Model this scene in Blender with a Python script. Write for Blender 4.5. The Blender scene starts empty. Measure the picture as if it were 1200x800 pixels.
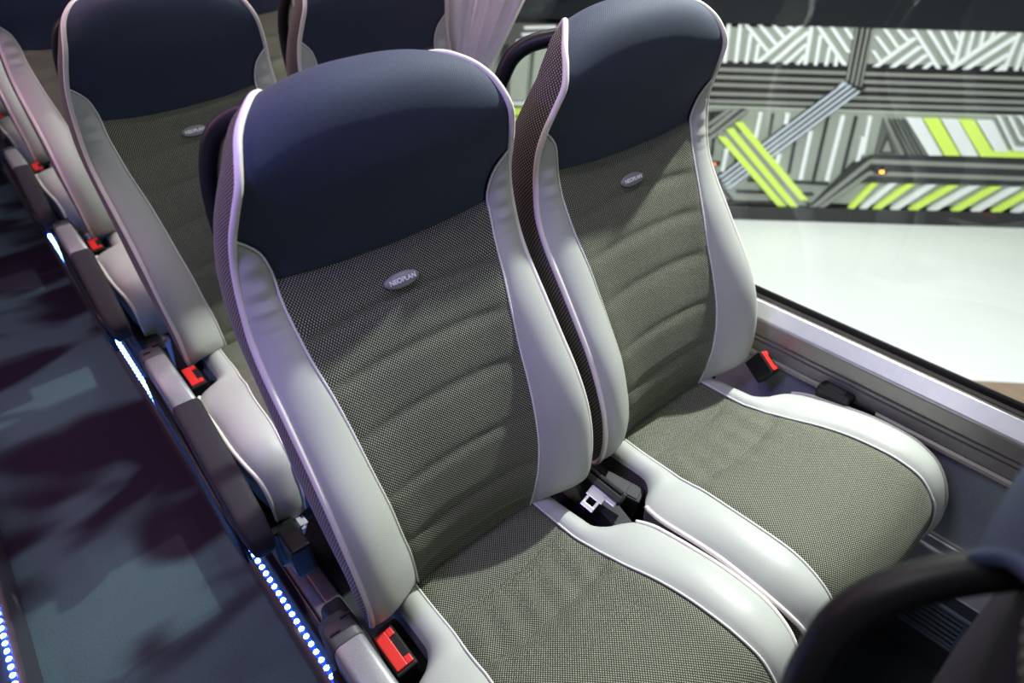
import bpy, bmesh, math, random
from mathutils import Vector, Matrix
random.seed(4)
C = bpy.context.scene.collection
H = 1.45            # camera height above the aisle floor
# ------------------------------------------------------------------ camera
cam = bpy.data.objects.new('camera', bpy.data.cameras.new('camera')); C.objects.link(cam)
bpy.context.scene.camera = cam
ya, pi_, ro = math.radians(38.65324), math.radians(36.31597), math.radians(-2.30895)
F = Vector((math.sin(ya)*math.cos(pi_), math.cos(ya)*math.cos(pi_), -math.sin(pi_)))
r0 = Vector((math.cos(ya), -math.sin(ya), 0)); u0 = r0.cross(F)
R_ = r0*math.cos(ro)+u0*math.sin(ro); U_ = u0*math.cos(ro)-r0*math.sin(ro)
M = Matrix((R_, U_, -F)).transposed().to_4x4(); M.translation = (0, 0, H)
cam.matrix_world = M
cam.data.sensor_width = 36; cam.data.lens = 24.057; cam.data.clip_start = .02; cam.data.clip_end = 60
cam.data.dof.use_dof = True; cam.data.dof.focus_distance = .98; cam.data.dof.aperture_fstop = 3.6
sc = bpy.context.scene
sc.view_settings.view_transform = 'Standard'; sc.view_settings.look = 'None'
sc.view_settings.gamma = 1; sc.view_settings.use_curve_mapping = False
sc.view_settings.exposure = -0.2
# ------------------------------------------------------------------ world and lights
w = bpy.data.worlds.new('hall'); sc.world = w; w.use_nodes = True
w.node_tree.nodes['Background'].inputs[0].default_value = (.75, .8, .9, 1)
w.node_tree.nodes['Background'].inputs[1].default_value = .12
def lamp(name, kind, loc, target, energy, col, size=.1, size_y=None, spot=None, blend=.1):
    d = bpy.data.lights.new(name, kind); d.energy = energy; d.color = col
    if kind == 'AREA':
        d.size = size
        if size_y: d.shape = 'RECTANGLE'; d.size_y = size_y
    else: d.shadow_soft_size = size
    if kind == 'SPOT': d.spot_size = math.radians(spot); d.spot_blend = blend
    o = bpy.data.objects.new(name, d); C.objects.link(o); o.location = loc
    o.rotation_euler = (Vector(target)-Vector(loc)).to_track_quat('-Z', 'Y').to_euler()
    return o
# reading lamps under the luggage rack, over the window seats, one per row
for k in (0, 1, 2):
    lamp('reading_light', 'SPOT', (.90, .50+.78*k, H+.50), (.80, .42+.78*k, H-.85), 9 if k == 0 else 9, (1, .985, .95), .018, spot=84, blend=.35)
# hard floodlight of the exhibition hall, high on the window side
lamp('hall_spot', 'SPOT', (2.1, .70, H+.92), (.60, .72, H-.6), 430, (1, .985, .95), .03, spot=43, blend=.15)
lamp('hall_spot', 'SPOT', (2.35, 2.55, H+1.42), (.45, 2.2, H-.5), 220, (1, .985, .95), .03, spot=44, blend=.2)
# showroom floodlights outside and through the windscreen
lamp('hall_flood', 'AREA', (2.2, -2.6, H+1.6), (.7, .4, H-.8), 26, (.9, .95, 1), .7)
lamp('hall_flood', 'AREA', (3.4, 2.0, 3.8), (3.6, 1.6, -1), 180, (1, .99, .96), 2.6)
lamp('hall_flood', 'AREA', (2.6, 0.3, 1.9), (5.0, 2.2, 0), 125, (1, 1, 1), 1.2)
# coloured cove light of the aisle ceiling
lamp('aisle_cove_light', 'AREA', (-.42, 1.9, H+.55), (.25, 1.7, H-.8), 19, (.95, .52, .76), .12, 2.6)
lamp('violet_cove_light', 'SPOT', (-.30, .48, H+.30), (.24, .70, H-.30), 25, (.36, .20, 1), .06, spot=68, blend=1)
lamp('cabin_fill', 'AREA', (-.12, .42, H+.72), (.95, .45, H-.9), 5.0, (.9, .93, 1), .35, .6)  # added soft fill towards the window wall, not a fitted lamp
# ------------------------------------------------------------------ helpers
def tag(o, label=None, cat=None, group=None, kind=None):
    for k, v in (('label', label), ('category', cat), ('group', group), ('kind', kind)):
        if v: o[k] = v
    return o
def link(name, me, mat=None, parent=None, loc=None):
    o = bpy.data.objects.new(name, me); C.objects.link(o)
    if mat and me is not None and not me.materials: me.materials.append(mat)
    if parent: o.parent = parent
    if loc: o.location = loc
    return o
def empty(name, loc, label, cat, group=None):
    o = link(name, None); o.location = loc; o.empty_display_size = .05
    return tag(o, label, cat, group)
def meshd(name, v, f, smooth=True, uv=None):
    me = bpy.data.meshes.new(name); me.from_pydata([tuple(p) for p in v], [], f)
    if uv:
        l = me.uv_layers.new(name='UVMap')
        for p in me.polygons:
            for li in p.loop_indices: l.data[li].uv = uv[me.loops[li].vertex_index]
    if smooth: me.polygons.foreach_set('use_smooth', [True]*len(me.polygons))
    me.update(); return me
def cr(P, t):
    """Catmull-Rom through the list P (tuples) at float index t"""
    n = len(P); i = min(int(t), n-2); u = t-i
    p0 = P[max(i-1, 0)]; p1 = P[i]; p2 = P[i+1]; p3 = P[min(i+2, n-1)]
    return tuple(.5*(2*b+(c-a)*u+(2*a-5*b+4*c-d)*u*u+(3*b-a-3*c+d)*u**3) for a, b, c, d in zip(p0, p1, p2, p3))
def up(P, k=5):
    n = (len(P)-1)*k
    return [cr(P, i/k) for i in range(n+1)]
def at(P, x, c=0):
    """linear look-up of rows (sorted on column c, ascending or descending)"""
    s = 1 if P[-1][c] > P[0][c] else -1
    if (x-P[0][c])*s <= 0: return P[0]
    for a, b in zip(P, P[1:]):
        if (x-b[c])*s <= 0:
            u = (x-a[c])/(b[c]-a[c]); return tuple(p+(q-p)*u for p, q in zip(a, b))
    return P[-1]
def sheet(name, G, thick=0):
    """grid of points -> smooth sheet with metric UVs; thick gives it a back"""
    nr, nc = len(G), len(G[0]); V = [Vector(p) for r in G for p in r]; uv = [None]*(nr*nc)
    vacc = [0.]*nr; mid = nc//2
    for i in range(1, nr): vacc[i] = vacc[i-1]+(V[i*nc+mid]-V[(i-1)*nc+mid]).length
    for i in range(nr):
        acc = [0.]
        for j in range(1, nc): acc.append(acc[-1]+(V[i*nc+j]-V[i*nc+j-1]).length)
        for j in range(nc): uv[i*nc+j] = (acc[j]-acc[mid], vacc[i])
    f = [(i*nc+j, i*nc+j+1, (i+1)*nc+j+1, (i+1)*nc+j) for i in range(nr-1) for j in range(nc-1)]
    me = meshd(name, V, f, uv=uv)
    return me
def tube(name, P, r, n=8, caps=True, taper=0):
    P = [Vector(p) for p in P]; v = []; f = []; up_ = None
    m = len(P)
    for i, p in enumerate(P):
        t = (P[min(i+1, m-1)]-P[max(i-1, 0)]).normalized()
        if up_ is None: up_ = t.orthogonal().normalized()
        up_ = (up_-t*up_.dot(t)).normalized(); s = t.cross(up_)
        rr = r[i] if isinstance(r, list) else r
        for k in range(n):
            a = 2*math.pi*k/n; v.append(p+(up_*math.cos(a)+s*math.sin(a))*rr)
    for i in range(m-1):
        for k in range(n):
            k2 = (k+1) % n; f.append((i*n+k, i*n+k2, (i+1)*n+k2, (i+1)*n+k))
    if caps: f.append(tuple(reversed(range(n)))); f.append(tuple((m-1)*n+k for k in range(n)))
    return meshd(name, v, f)
def rbox(name, x0, x1, y0, y1, z0, z1, b=.003, seg=2, mats=None):
    bm = bmesh.new(); bmesh.ops.create_cube(bm, size=1)
    for q in bm.verts:
        q.co = Vector((x0+(q.co.x+.5)*(x1-x0), y0+(q.co.y+.5)*(y1-y0), z0+(q.co.z+.5)*(z1-z0)))
    if b: bmesh.ops.bevel(bm, geom=bm.edges[:], offset=b, segments=seg, affect='EDGES', profile=.6)
    me = bpy.data.meshes.new(name); bm.to_mesh(me); bm.free()
    return me
def merge(name, meshes, smooth=False):
    bm = bmesh.new()
    for m in meshes: bm.from_mesh(m)
    me = bpy.data.meshes.new(name); bm.to_mesh(me); bm.free(); return me
def xf(me, mat):
    me.transform(mat); return me
def extrude_y(name, prof, y0, y1, closed=True):
    """closed polygon profile (x, z) run along Y"""
    n = len(prof); v = [(x, y0, z) for x, z in prof]+[(x, y1, z) for x, z in prof]
    f = [(i, (i+1) % n, n+(i+1) % n, n+i) for i in range(n)]+[tuple(reversed(range(n))), tuple(range(n, 2*n))]
    me = meshd(name, v, f, smooth=False)
    bm = bmesh.new(); bm.from_mesh(me); bmesh.ops.recalc_face_normals(bm, faces=bm.faces); bm.to_mesh(me); bm.free()
    return me
def copy_tree(o, parent=None):
    c = o.copy(); C.objects.link(c)
    if parent: c.parent = parent
    for ch in list(o.children): copy_tree(ch, c)
    return c
# ------------------------------------------------------------------ materials
def mat(name, col, rough=.6, metal=0, **k):
    m = bpy.data.materials.new(name); m.use_nodes = True; b = m.node_tree.nodes['Principled BSDF']
    b.inputs['Base Color'].default_value = (*col, 1); b.inputs['Roughness'].default_value = rough
    b.inputs['Metallic'].default_value = metal
    if 'emit' in k: b.inputs['Emission Color'].default_value = (*k['emit'], 1); b.inputs['Emission Strength'].default_value = k['power']
    if 'coat' in k: b.inputs['Coat Weight'].default_value = k['coat']
    if 'sheen' in k: b.inputs['Sheen Weight'].default_value = k['sheen']; b.inputs['Sheen Roughness'].default_value = .4
    if 'spec' in k: b.inputs['Specular IOR Level'].default_value = k['spec']
    m['b'] = 1; return m
def nd(m, t, **k):
    n = m.node_tree.nodes.new(t)
    for a, b in k.items(): setattr(n, a, b)
    return n
def math_(m, op, a, b=None, c=None):
    n = nd(m, 'ShaderNodeMath', operation=op); L = m.node_tree.links
    for i, q in enumerate((a, b, c)):
        if q is None: continue
        if isinstance(q, (int, float)): n.inputs[i].default_value = q
        else: L.new(q, n.inputs[i])
    return n.outputs[0]
def weave(name, dark, light, px, py, rough=.75, bump=.4, lo=.35, hi=.75, sheen=.15):
    """staggered grid of light threads on a dark ground, in metres of UV"""
    m = mat(name, dark, rough, sheen=sheen); L = m.node_tree.links; b = m.node_tree.nodes['Principled BSDF']
    uv = nd(m, 'ShaderNodeUVMap'); s = nd(m, 'ShaderNodeSeparateXYZ'); L.new(uv.outputs[0], s.inputs[0])
    a = math_(m, 'COSINE', math_(m, 'MULTIPLY', s.outputs[0], 2*math.pi/px)); c = math_(m, 'COSINE', math_(m, 'MULTIPLY', s.outputs[1], 2*math.pi/py))
    p = math_(m, 'ADD', math_(m, 'MULTIPLY', math_(m, 'MULTIPLY', a, c), .5), .5)
    mr = nd(m, 'ShaderNodeMapRange', interpolation_type='SMOOTHSTEP'); L.new(p, mr.inputs[0]); mr.inputs[1].default_value = lo; mr.inputs[2].default_value = hi
    tc = nd(m, 'ShaderNodeTexNoise'); L.new(uv.outputs[0], tc.inputs['Vector']); tc.inputs['Scale'].default_value = 240
    f = math_(m, 'MULTIPLY', mr.outputs[0], math_(m, 'ADD', math_(m, 'MULTIPLY', tc.outputs[0], .5), .75))
    mx = nd(m, 'ShaderNodeMix', data_type='RGBA'); L.new(f, mx.inputs[0]); mx.inputs[6].default_value = (*dark, 1); mx.inputs[7].default_value = (*light, 1)
    L.new(mx.outputs[2], b.inputs['Base Color'])
    bp = nd(m, 'ShaderNodeBump'); bp.inputs['Strength'].default_value = bump; bp.inputs['Distance'].default_value = .001
    L.new(p, bp.inputs['Height']); L.new(bp.outputs[0], b.inputs['Normal'])
    return m
def noisy(name, c1, c2, scale, rough=.7, metal=0, bump=.15, bs=None, dist=.001, detail=3, **k):
    m = mat(name, c1, rough, metal, **k); L = m.node_tree.links; b = m.node_tree.nodes['Principled BSDF']
    tc = nd(m, 'ShaderNodeTexCoord'); n = nd(m, 'ShaderNodeTexNoise'); L.new(tc.outputs['Object'], n.inputs['Vector']); n.inputs['Scale'].default_value = scale; n.inputs['Detail'].default_value = detail
    mr = nd(m, 'ShaderNodeMapRange'); L.new(n.outputs[0], mr.inputs[0]); mr.inputs[1].default_value = .35; mr.inputs[2].default_value = .65
    mx = nd(m, 'ShaderNodeMix', data_type='RGBA'); L.new(mr.outputs[0], mx.inputs[0]); mx.inputs[6].default_value = (*c1, 1); mx.inputs[7].default_value = (*c2, 1)
    L.new(mx.outputs[2], b.inputs['Base Color'])
    n2 = nd(m, 'ShaderNodeTexNoise'); L.new(tc.outputs['Object'], n2.inputs['Vector']); n2.inputs['Scale'].default_value = bs or scale
    bp = nd(m, 'ShaderNodeBump'); bp.inputs['Strength'].default_value = bump; bp.inputs['Distance'].default_value = dist
    L.new(n2.outputs[0], bp.inputs['Height']); L.new(bp.outputs[0], b.inputs['Normal'])
    return m
FABRIC = weave('olive_dot_fabric', (.012, .013, .012), (.44, .46, .31), .0042, .0046, lo=.52, hi=.95)
NAVY = weave('navy_fabric', (.011, .017, .040), (.028, .043, .092), .0026, .0030, bump=.5, sheen=.06)
SIDE = weave('coarse_side_mesh', (.010, .010, .010), (.30, .27, .21), .0056, .0060, lo=.5, hi=.85, bump=.8)
LEATHER = weave('grey_leather', (.39, .40, .38), (.48, .49, .46), .0022, .0022, rough=.48, bump=.12, sheen=0)
PIPE = mat('cream_piping', (.78, .72, .69), .4)
SEAM = mat('pale_seam_cord', (.74, .71, .69), .4)
SHELL = noisy('dark_shell', (.012, .009, .015), (.017, .013, .020), 300, .8, bump=.1, spec=.1)
BLACK = mat('black_plastic', (.012, .012, .013), .42, spec=.3)
DKGREY = noisy('dark_grey_plastic', (.045, .044, .05), (.055, .053, .06), 700, .5, bump=.3)
SILVER = noisy('speckled_grey_plastic', (.22, .22, .24), (.30, .30, .32), 900, .42, .35, bump=.2)
PAD = noisy('armrest_pad', (.028, .025, .032), (.035, .031, .038), 500, .7, spec=.2)
PLAST = mat('charcoal_plastic', (.022, .023, .026), .55, spec=.2)
CHROME = mat('chrome', (.8, .8, .8), .28, .85)
RED = mat('red_button', (.75, .03, .025), .35)
TAG = mat('badge_grey', (.23, .23, .24), .4, .2)
WHITE = mat('white_print', (.85, .85, .85), .4)
ALU = noisy('aluminium', (.50, .50, .52), (.56, .56, .58), 60, .33, .75, bump=.05)
LEGM = noisy('pale_leg_plastic', (.42, .42, .45), (.46, .46, .49), 80, .45)
# ------------------------------------------------------------------ seat profiles (x half width, y, z below the eye)
OUT = [(.192, .691, -.333), (.194, .699, -.36), (.197, .7025, -.39), (.1997, .7005, -.42), (.203, .693, -.46), (.2045, .674, -.50),
       (.205, .640, -.55), (.2055, .606, -.60), (.2065, .573, -.65), (.207, .549, -.70), (.2055, .535, -.75), (.2035, .531, -.80), (.203, .535, -.84), (.201, .545, -.865), (.196, .56, -.885), (.19, .575, -.90)]
INN = [(.190, .692, -.3335), (.178, .694, -.344), (.1654, .698, -.36), (.1586, .702, -.38), (.1556, .7035, -.40), (.1562, .699, -.42), (.1545, .690, -.45),
       (.150, .667, -.50), (.1425, .642, -.55), (.137, .620, -.60), (.133, .597, -.65), (.128, .577, -.70), (.124, .566, -.75), (.118, .562, -.80), (.113, .568, -.85), (.1085, .577, -.90), (.106, .585, -.93)]
HEAD_E = [(.156, .7030, -.4040), (.1565, .7035, -.392), (.1586, .702, -.38), (.1654, .698, -.36), (.178, .694, -.344), (.1905, .689, -.330), (.184, .677, -.30),
          (.1755, .668, -.27), (.166, .676, -.245), (.156, .689, -.228), (.141, .704, -.215), (.121, .725, -.2065), (.104, .745, -.210), (.095, .765, -.225)]
HEAD_C = [(.711, -.419), (.705, -.402), (.700, -.386), (.692, -.362), (.685, -.342), (.679, -.325), (.669, -.29),
          (.664, -.255), (.664, -.228), (.671, -.207), (.685, -.194), (.709, -.187), (.736, -.191), (.766, -.207)]
REAR = [(.727, -.215), (.722, -.235), (.727, -.27), (.750, -.32), (.775, -.37), (.788, -.41), (.786, -.45), (.768, -.50), (.745, -.55), (.722, -.60), (.700, -.65), (.677, -.70), (.650, -.75), (.615, -.80), (.585, -.85), (.585, -.90)]
CUSH = [(.60, .116, -.884, .160, -.902), (.58, .1155, -.884, .155, -.898), (.53, .117, -.884, .156, -.893), (.50, .1175, -.8835, .157, -.890),
        (.475, .118, -.882, .160, -.888), (.455, .120, -.879, .175, -.884), (.443, .1215, -.877, .195, -.881), (.43, .1228, -.875, .209, -.878),
        (.405, .125, -.868, .217, -.871), (.38, .127, -.861, .2195, -.866), (.33, .135, -.849, .2205, -.856), (.28, .140, -.841, .2215, -.849),
        (.23, .1425, -.838, .2225, -.849), (.20, .1445, -.841, .2215, -.853), (.17, .1475, -.851, .217, -.864), (.15, .148, -.867, .211, -.880),
        (.135, .149, -.890, .207, -.905), (.128, .150, -.92, .206, -.935), (.130, .150, -.96, .205, -.97), (.14, .150, -1.0, .203, -1.0)]
Z0 = .12            # seats stand on the raised platform
DZ = H-Z0           # profile z -> height above the platform
def sm(x, a, b):
    t = max(0, min(1, (x-a)/(b-a))); return t*t*(3-2*t)
CREASE = [-.478, -.538, -.607, -.69, -.77, -.85]
def back_mesh():
    rows = []; nc = 34
    for i in range(121):
        z = -.398-(.93-.398)*i/120
        a, y, _ = at(INN, z, 2); r = []
        # smile: the upper rows follow the curved lower edge of the head cover
        for j in range(nc+1):
            u = -1+2*j/nc
            zz = z-(.015*(1-abs(u)**2.2))*(1-sm(-z, .398, .52))
            yy = at(INN, zz, 2)[1]+.012*(1-abs(u)**4)-.004
            cz = min(abs(zz-c+.006*u*u) for c in CREASE)
            puff = .0045*(1-math.exp(-(cz/.008)**1.5))*(1-abs(u)**10)
            edge = .006*math.exp(-((1-abs(u))/.05)**2)
            w = .0012*math.sin(zz*90+u*5)*sm(abs(u), .5, 1)*sm(-zz, .75, .88)
            yy += -puff+edge*.25+w+.006*sm(z,-.412,-.400)
            r.append((u*a, yy, zz-.5*puff+DZ))
        rows.append(r)
    return sheet('back_panel', rows)
def head_mesh():
    E = up(HEAD_E, 5); Cc = up(HEAD_C, 5); rows = []; nc = 36
    for e, c in zip(E, Cc):
        r = []
        for j in range(nc+1):
            u = -1+2*j/nc; g = abs(u)**2.6
            y = c[0]+(e[1]-c[0])*g; z = c[1]+(e[2]-c[1])*g
            d = .0022*math.exp(-((1-abs(u))/.03)**2)
            r.append((u*e[0]*(1-.0), y+d, z+DZ))
        rows.append(r)
    n = len(rows)
    for i in range(n):                    # tuck the hem into the seam
        k = .003*math.exp(-(i/1.2)**2)
        rows[i] = [(x, y+k, z) for x, y, z in rows[i]]
    return sheet('headrest', rows)
def bolster_mesh(s):
    O = up(OUT, 5); I = up(INN[:-1], 5); n = 90; nc = 12; rows = []
    for i in range(n+1):
        z = -.3335-(.90-.3335)*i/n
        ti = at(I, z, 2); to = at(O, z, 2); r = []
        h = .010+.015*sm(-z, .5, .72)
        h *= min(1, sm(i, -1, 8)); h *= 1-.75*sm(-z, .84, .905)
        wr = .0021*math.sin(z*300+2.1*math.sin(z*55))*math.exp(-((z+.42)/.045)**2)
        back = .05*sm(-z, .865, .90)**2
        for j in range(nc+1):
            v = j/nc; q = math.sin(math.pi*v)**.62
            x = ti[0]+(to[0]-ti[0])*v; y = ti[1]+(to[1]-ti[1])*v
            r.append((s*(x+.006*math.sin(math.pi*v)*sm(-z, .6, .75)), y-h*q*.93+wr*math.sin(math.pi*v)+back*math.sin(math.pi*v)*.4, z+h*q*.3+DZ))
        rows.append(r if s > 0 else r[::-1])
    # bottom end cap, rolls under
    last = rows[-1]
    for k in (1, 2, 3):
        rows.append([(x*(1-.01*k), y+.008*k*k, z-.006*k) for x, y, z in last])
    return sheet('bolster', rows)
def outer_line(s):
    P = [(s*a, y, z+DZ) for a, y, z in reversed(OUT[1:-1])]+[(s*a, y, z+DZ) for a, y, z in HEAD_E[5:]]
    return P
def inner_line(s):
    return [(s*a, y-.0025, z+DZ) for a, y, z in INN]
def side_mesh(s):
    F_ = up([(a, y, z) for a, y, z in reversed(OUT[1:-1])]+[(a, y, z) for a, y, z in HEAD_E[5:12]], 4)
    F_ = sorted(F_, key=lambda p: -p[2]); n = 100; rows = []
    for i in range(n+1):
        z = -.2085-(.895-.2085)*i/n
        f = at(F_, z, 2); b = at([(q[1], q[0]) for q in REAR], z, 0)
        yb = max(b[1], f[1]+.006); r = []
        for j in range(9):
            v = j/8; r.append((s*(f[0]-.001+.006*math.sin(math.pi*v)*sm(-z, .2, .3)-.004*v), f[1]+.002+(yb-f[1])*v, z+DZ))
        rows.append(r if s > 0 else r[::-1])
    return sheet('side_panel', rows)
def shell_mesh():
    rows = []; nc = 24
    F_ = sorted(up([(a, y, z) for a, y, z in reversed(OUT[1:-1])]+[(a, y, z) for a, y, z in HEAD_E[5:12]], 4), key=lambda p: -p[2])
    for i in range(61):
        z = -.2085-(.93-.2085)*i/60
        f = at(F_, z, 2); b = at([(q[1], q[0]) for q in REAR], z, 0)
        yb = max(b[1], f[1]+.006); a = f[0]-.005; k = sm(-z, .205, .26); r = []
        top = .012*(1-k)
        for j in range(nc+1):
            u = -1+2*j/nc; bul = (1-abs(u)**3)
            r.append((-u*a, yb+(.012+.018*k)*bul, z+top*(1-u*u)+DZ))
        rows.append(r)
    return sheet('back_shell', rows)
def cush_rows(): return up(CUSH, 5)
CC = [.495, .395, .27]
def cushion_mesh():
    rows = []; nc = 34
    R = cush_rows()
    for q in R:
        y, a, z = q[:3]; r = []
        fr = sm(-z, .88, .93) if y < .16 else 0
        for j in range(nc+1):
            u = -1+2*j/nc
            cy = min(abs(y-c-.012*u*u) for c in CC[:2]) if y > .3 else 1
            puff = .0065*(1-math.exp(-(cy/.010)**1.5))*(1-abs(u)**10)
            edge = .005*math.exp(-((1-abs(u))/.05)**2)
            dip = -.007*(1-abs(u)**3)*(1-fr)
            yo = -.010*(1-u*u)*sm(.25-y, 0, .1)
            w = .0012*math.sin(u*17+y*30)*math.exp(-((y-.42)/.05)**2)
            r.append((-u*a, y+yo, z+DZ+(puff-edge*.1+dip+w)*(1-fr)))
        rows.append(r)
    return sheet('cushion', rows)
def cbolster_mesh(s):
    rows = []
    for q in cush_rows():
        y, a, z, b, zo = q; r = []
        fr = sm(-z, .88, .93) if y < .16 else 0
        h = .011+.004*sm(.4-y, 0, .15)
        for j in range(11):
            v = j/10; k = math.sin(math.pi*v)**.7
            r.append((-s*(a+(b-a)*v), y-.008*k*fr, z+(zo-z)*v+h*k*(1-fr)+DZ))
        rows.append(r if s < 0 else r[::-1])
    return sheet('cushion_bolster', rows)
def cside_mesh(s):
    rows = []
    for q in cush_rows():
        y, a, z, b, zo = q; r = []
        zb = min(-.985, zo-.004)
        for j in range(7):
            v = j/6; r.append((s*(b-.001-.012*v+.004*math.sin(math.pi*v)), y+.004*v, zo+(zb-zo)*v+DZ))
        rows.append(r if s < 0 else r[::-1])
    return sheet('cushion_side', rows)
def badge(parent):
    n = 40; v = []; a, b = .0265, .0105
    for k in range(n): v.append((a*math.cos(2*math.pi*k/n), 0, b*math.sin(2*math.pi*k/n)))
    for k in range(n): v.append((a*.96*math.cos(2*math.pi*k/n), -.0035, b*.92*math.sin(2*math.pi*k/n)))
    for k in range(n): v.append((a*.90*math.cos(2*math.pi*k/n), -.0040, b*.80*math.sin(2*math.pi*k/n)))
    f = [(k, (k+1) % n, n+(k+1) % n, n+k) for k in range(n)]+[(n+k, n+(k+1) % n, 2*n+(k+1) % n, 2*n+k) for k in range(n)]+[tuple(range(2*n, 3*n))]
    o = link('badge', meshd('badge', v, f), TAG, parent, (0, .6893, -.4585+DZ)); o.rotation_euler = (math.radians(-24), 0, 0)
    o['label'] = 'small oval grey badge with white lettering'
    t = bpy.data.curves.new('lettering', 'FONT'); t.body = 'NEOPLAN'; t.size = .0088; t.align_x = 'CENTER'; t.align_y = 'CENTER'; t.extrude = .0004; t.offset = .0003; t.space_character = 1.0
    to = bpy.data.objects.new('tmp', t); C.objects.link(to); bpy.context.view_layer.update()
    me = bpy.data.meshes.new_from_object(to.evaluated_get(bpy.context.evaluated_depsgraph_get())); bpy.data.objects.remove(to)
    me.transform(Matrix.Rotation(math.pi/2, 4, 'X')); me.materials.clear(); me.materials.append(WHITE)
    l = link('lettering', me, None, o, (0, -.0046, 0))
def buckle_red(parent, x, y, z, rx=0, ry=0, rz=0, sc_=1):
    """black buckle with a red press button that has a slot at its inner edge"""
    o = link('buckle', rbox('buckle', -.0185, .0185, -.034, .034, -.06, 0, .004, 3), BLACK, parent, (x, y, z)); o.rotation_euler = (rx, ry, rz); o.scale = (sc_*.9, sc_, sc_)
    o['label'] = 'black seat belt buckle with red button'
    m = merge('button', [rbox('a', -.0145, .004, -.029, .029, -.004, .0045, .002), rbox('b', .004, .0145, .017, .029, -.004, .004, .0018), rbox('c', .004, .0145, -.029, -.017, -.004, .004, .0018)])
    b = link('button', m, RED, o); b['label'] = 'red press button'
    return o
seatdata = {}
def make_seat(aisle, label, loc):
    t = empty('coach_seat', loc, label, 'seat', 'rows of coach seats')
    if not seatdata:
        seatdata.update(back=back_mesh(), head=head_mesh(), b1=bolster_mesh(1), b2=bolster_mesh(-1), s1=side_mesh(1), s2=side_mesh(-1), shell=shell_mesh(),
                        cu=cushion_mesh(), c1=cbolster_mesh(1), c2=cbolster_mesh(-1), d1=cside_mesh(1), d2=cside_mesh(-1))
        for k in (1, -1):
            seatdata['op%d' % k] = tube('piping', up(outer_line(k), 5), .0046)
            seatdata['ip%d' % k] = tube('seam', up(inner_line(k), 4), .0017, 6)
            R = [q for q in cush_rows()]
            seatdata['cp%d' % k] = tube('piping', [(k*q[3], q[0], q[4]+DZ+.001) for q in R if q[0] < .432], .0040)
            seatdata['cs%d' % k] = tube('seam', [(k*q[1], q[0]-(.002 if q[2] < -.88 and q[0] < .16 else 0), q[2]+DZ+.0022) for q in R], .0019, 6)
    S = seatdata
    bp = link('back_panel', S['back'], FABRIC, t); hd = link('headrest', S['head'], NAVY, t); hd['label'] = 'navy blue headrest cover'
    for k in (1, -1):
        link('side_bolster', S['b%d' % (1 if k > 0 else 2)], LEATHER, t)
        link('side_panel', S['s%d' % (1 if k > 0 else 2)], SIDE, t)
        link('piping', S['op%d' % k], PIPE, t); link('seam', S['ip%d' % k], SEAM, t)
        link('cushion_bolster', S['c%d' % (1 if k > 0 else 2)], LEATHER, t)
        link('cushion_side', S['d%d' % (1 if k > 0 else 2)], SIDE, t)
        link('cushion_piping', S['cp%d' % k], PIPE, t); link('cushion_seam', S['cs%d' % k], SEAM, t)
    link('back_shell', S['shell'], SHELL, t)
    link('seat_cushion', S['cu'], FABRIC, t)
    link('seat_pan', rbox('seat_pan', -.19, .19, .145, .60, -1.04+DZ, -.965+DZ, .01), BLACK, t)
    # grab handle at the aisle-side top corner
    hp = [(-.075, .742, -.232), (-.100, .772, -.236), (-.124, .798, -.245), (-.141, .816, -.262), (-.151, .830, -.292), (-.1555, .842, -.325), (-.1575, .848, -.36), (-.159, .846, -.40), (-.160, .834, -.445), (-.162, .806, -.50), (-.165, .768, -.545)]
    hp = [(x, y, z+DZ) for x, y, z in up(hp, 4)]
    o = link('grab_handle', tube('grab_handle', hp, .0125, 14), BLACK, t)
    badge(t)
    if aisle:
        arm(t); buckle_red(t, -.196, .499, -.872+DZ, math.radians(6), math.radians(-4), 0)
    return t
def loft(name, secs, n=16):
    """sections: (y, x0, x1, z0, z1) rounded rectangles lofted along y"""
    v = []; f = []
    for y, x0, x1, z0, z1 in secs:
        cx, cz, hx, hz = (x0+x1)/2, (z0+z1)/2, (x1-x0)/2, (z1-z0)/2
        for k in range(n):
            a = 2*math.pi*(k+.5)/n; c, s = math.cos(a), math.sin(a); p = .38
            v.append((cx+hx*math.copysign(abs(c)**p, c), y, cz+hz*math.copysign(abs(s)**p, s)))
    m = len(secs)
    for i in range(m-1):
        for k in range(n): f.append((i*n+k, i*n+(k+1) % n, (i+1)*n+(k+1) % n, (i+1)*n+k))
    f += [tuple(range(n)), tuple(reversed(range((m-1)*n, m*n)))]
    me = meshd(name, v, f); bm = bmesh.new(); bm.from_mesh(me); bmesh.ops.recalc_face_normals(bm, faces=bm.faces); bm.to_mesh(me); bm.free(); return me
AX = -.371
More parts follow.
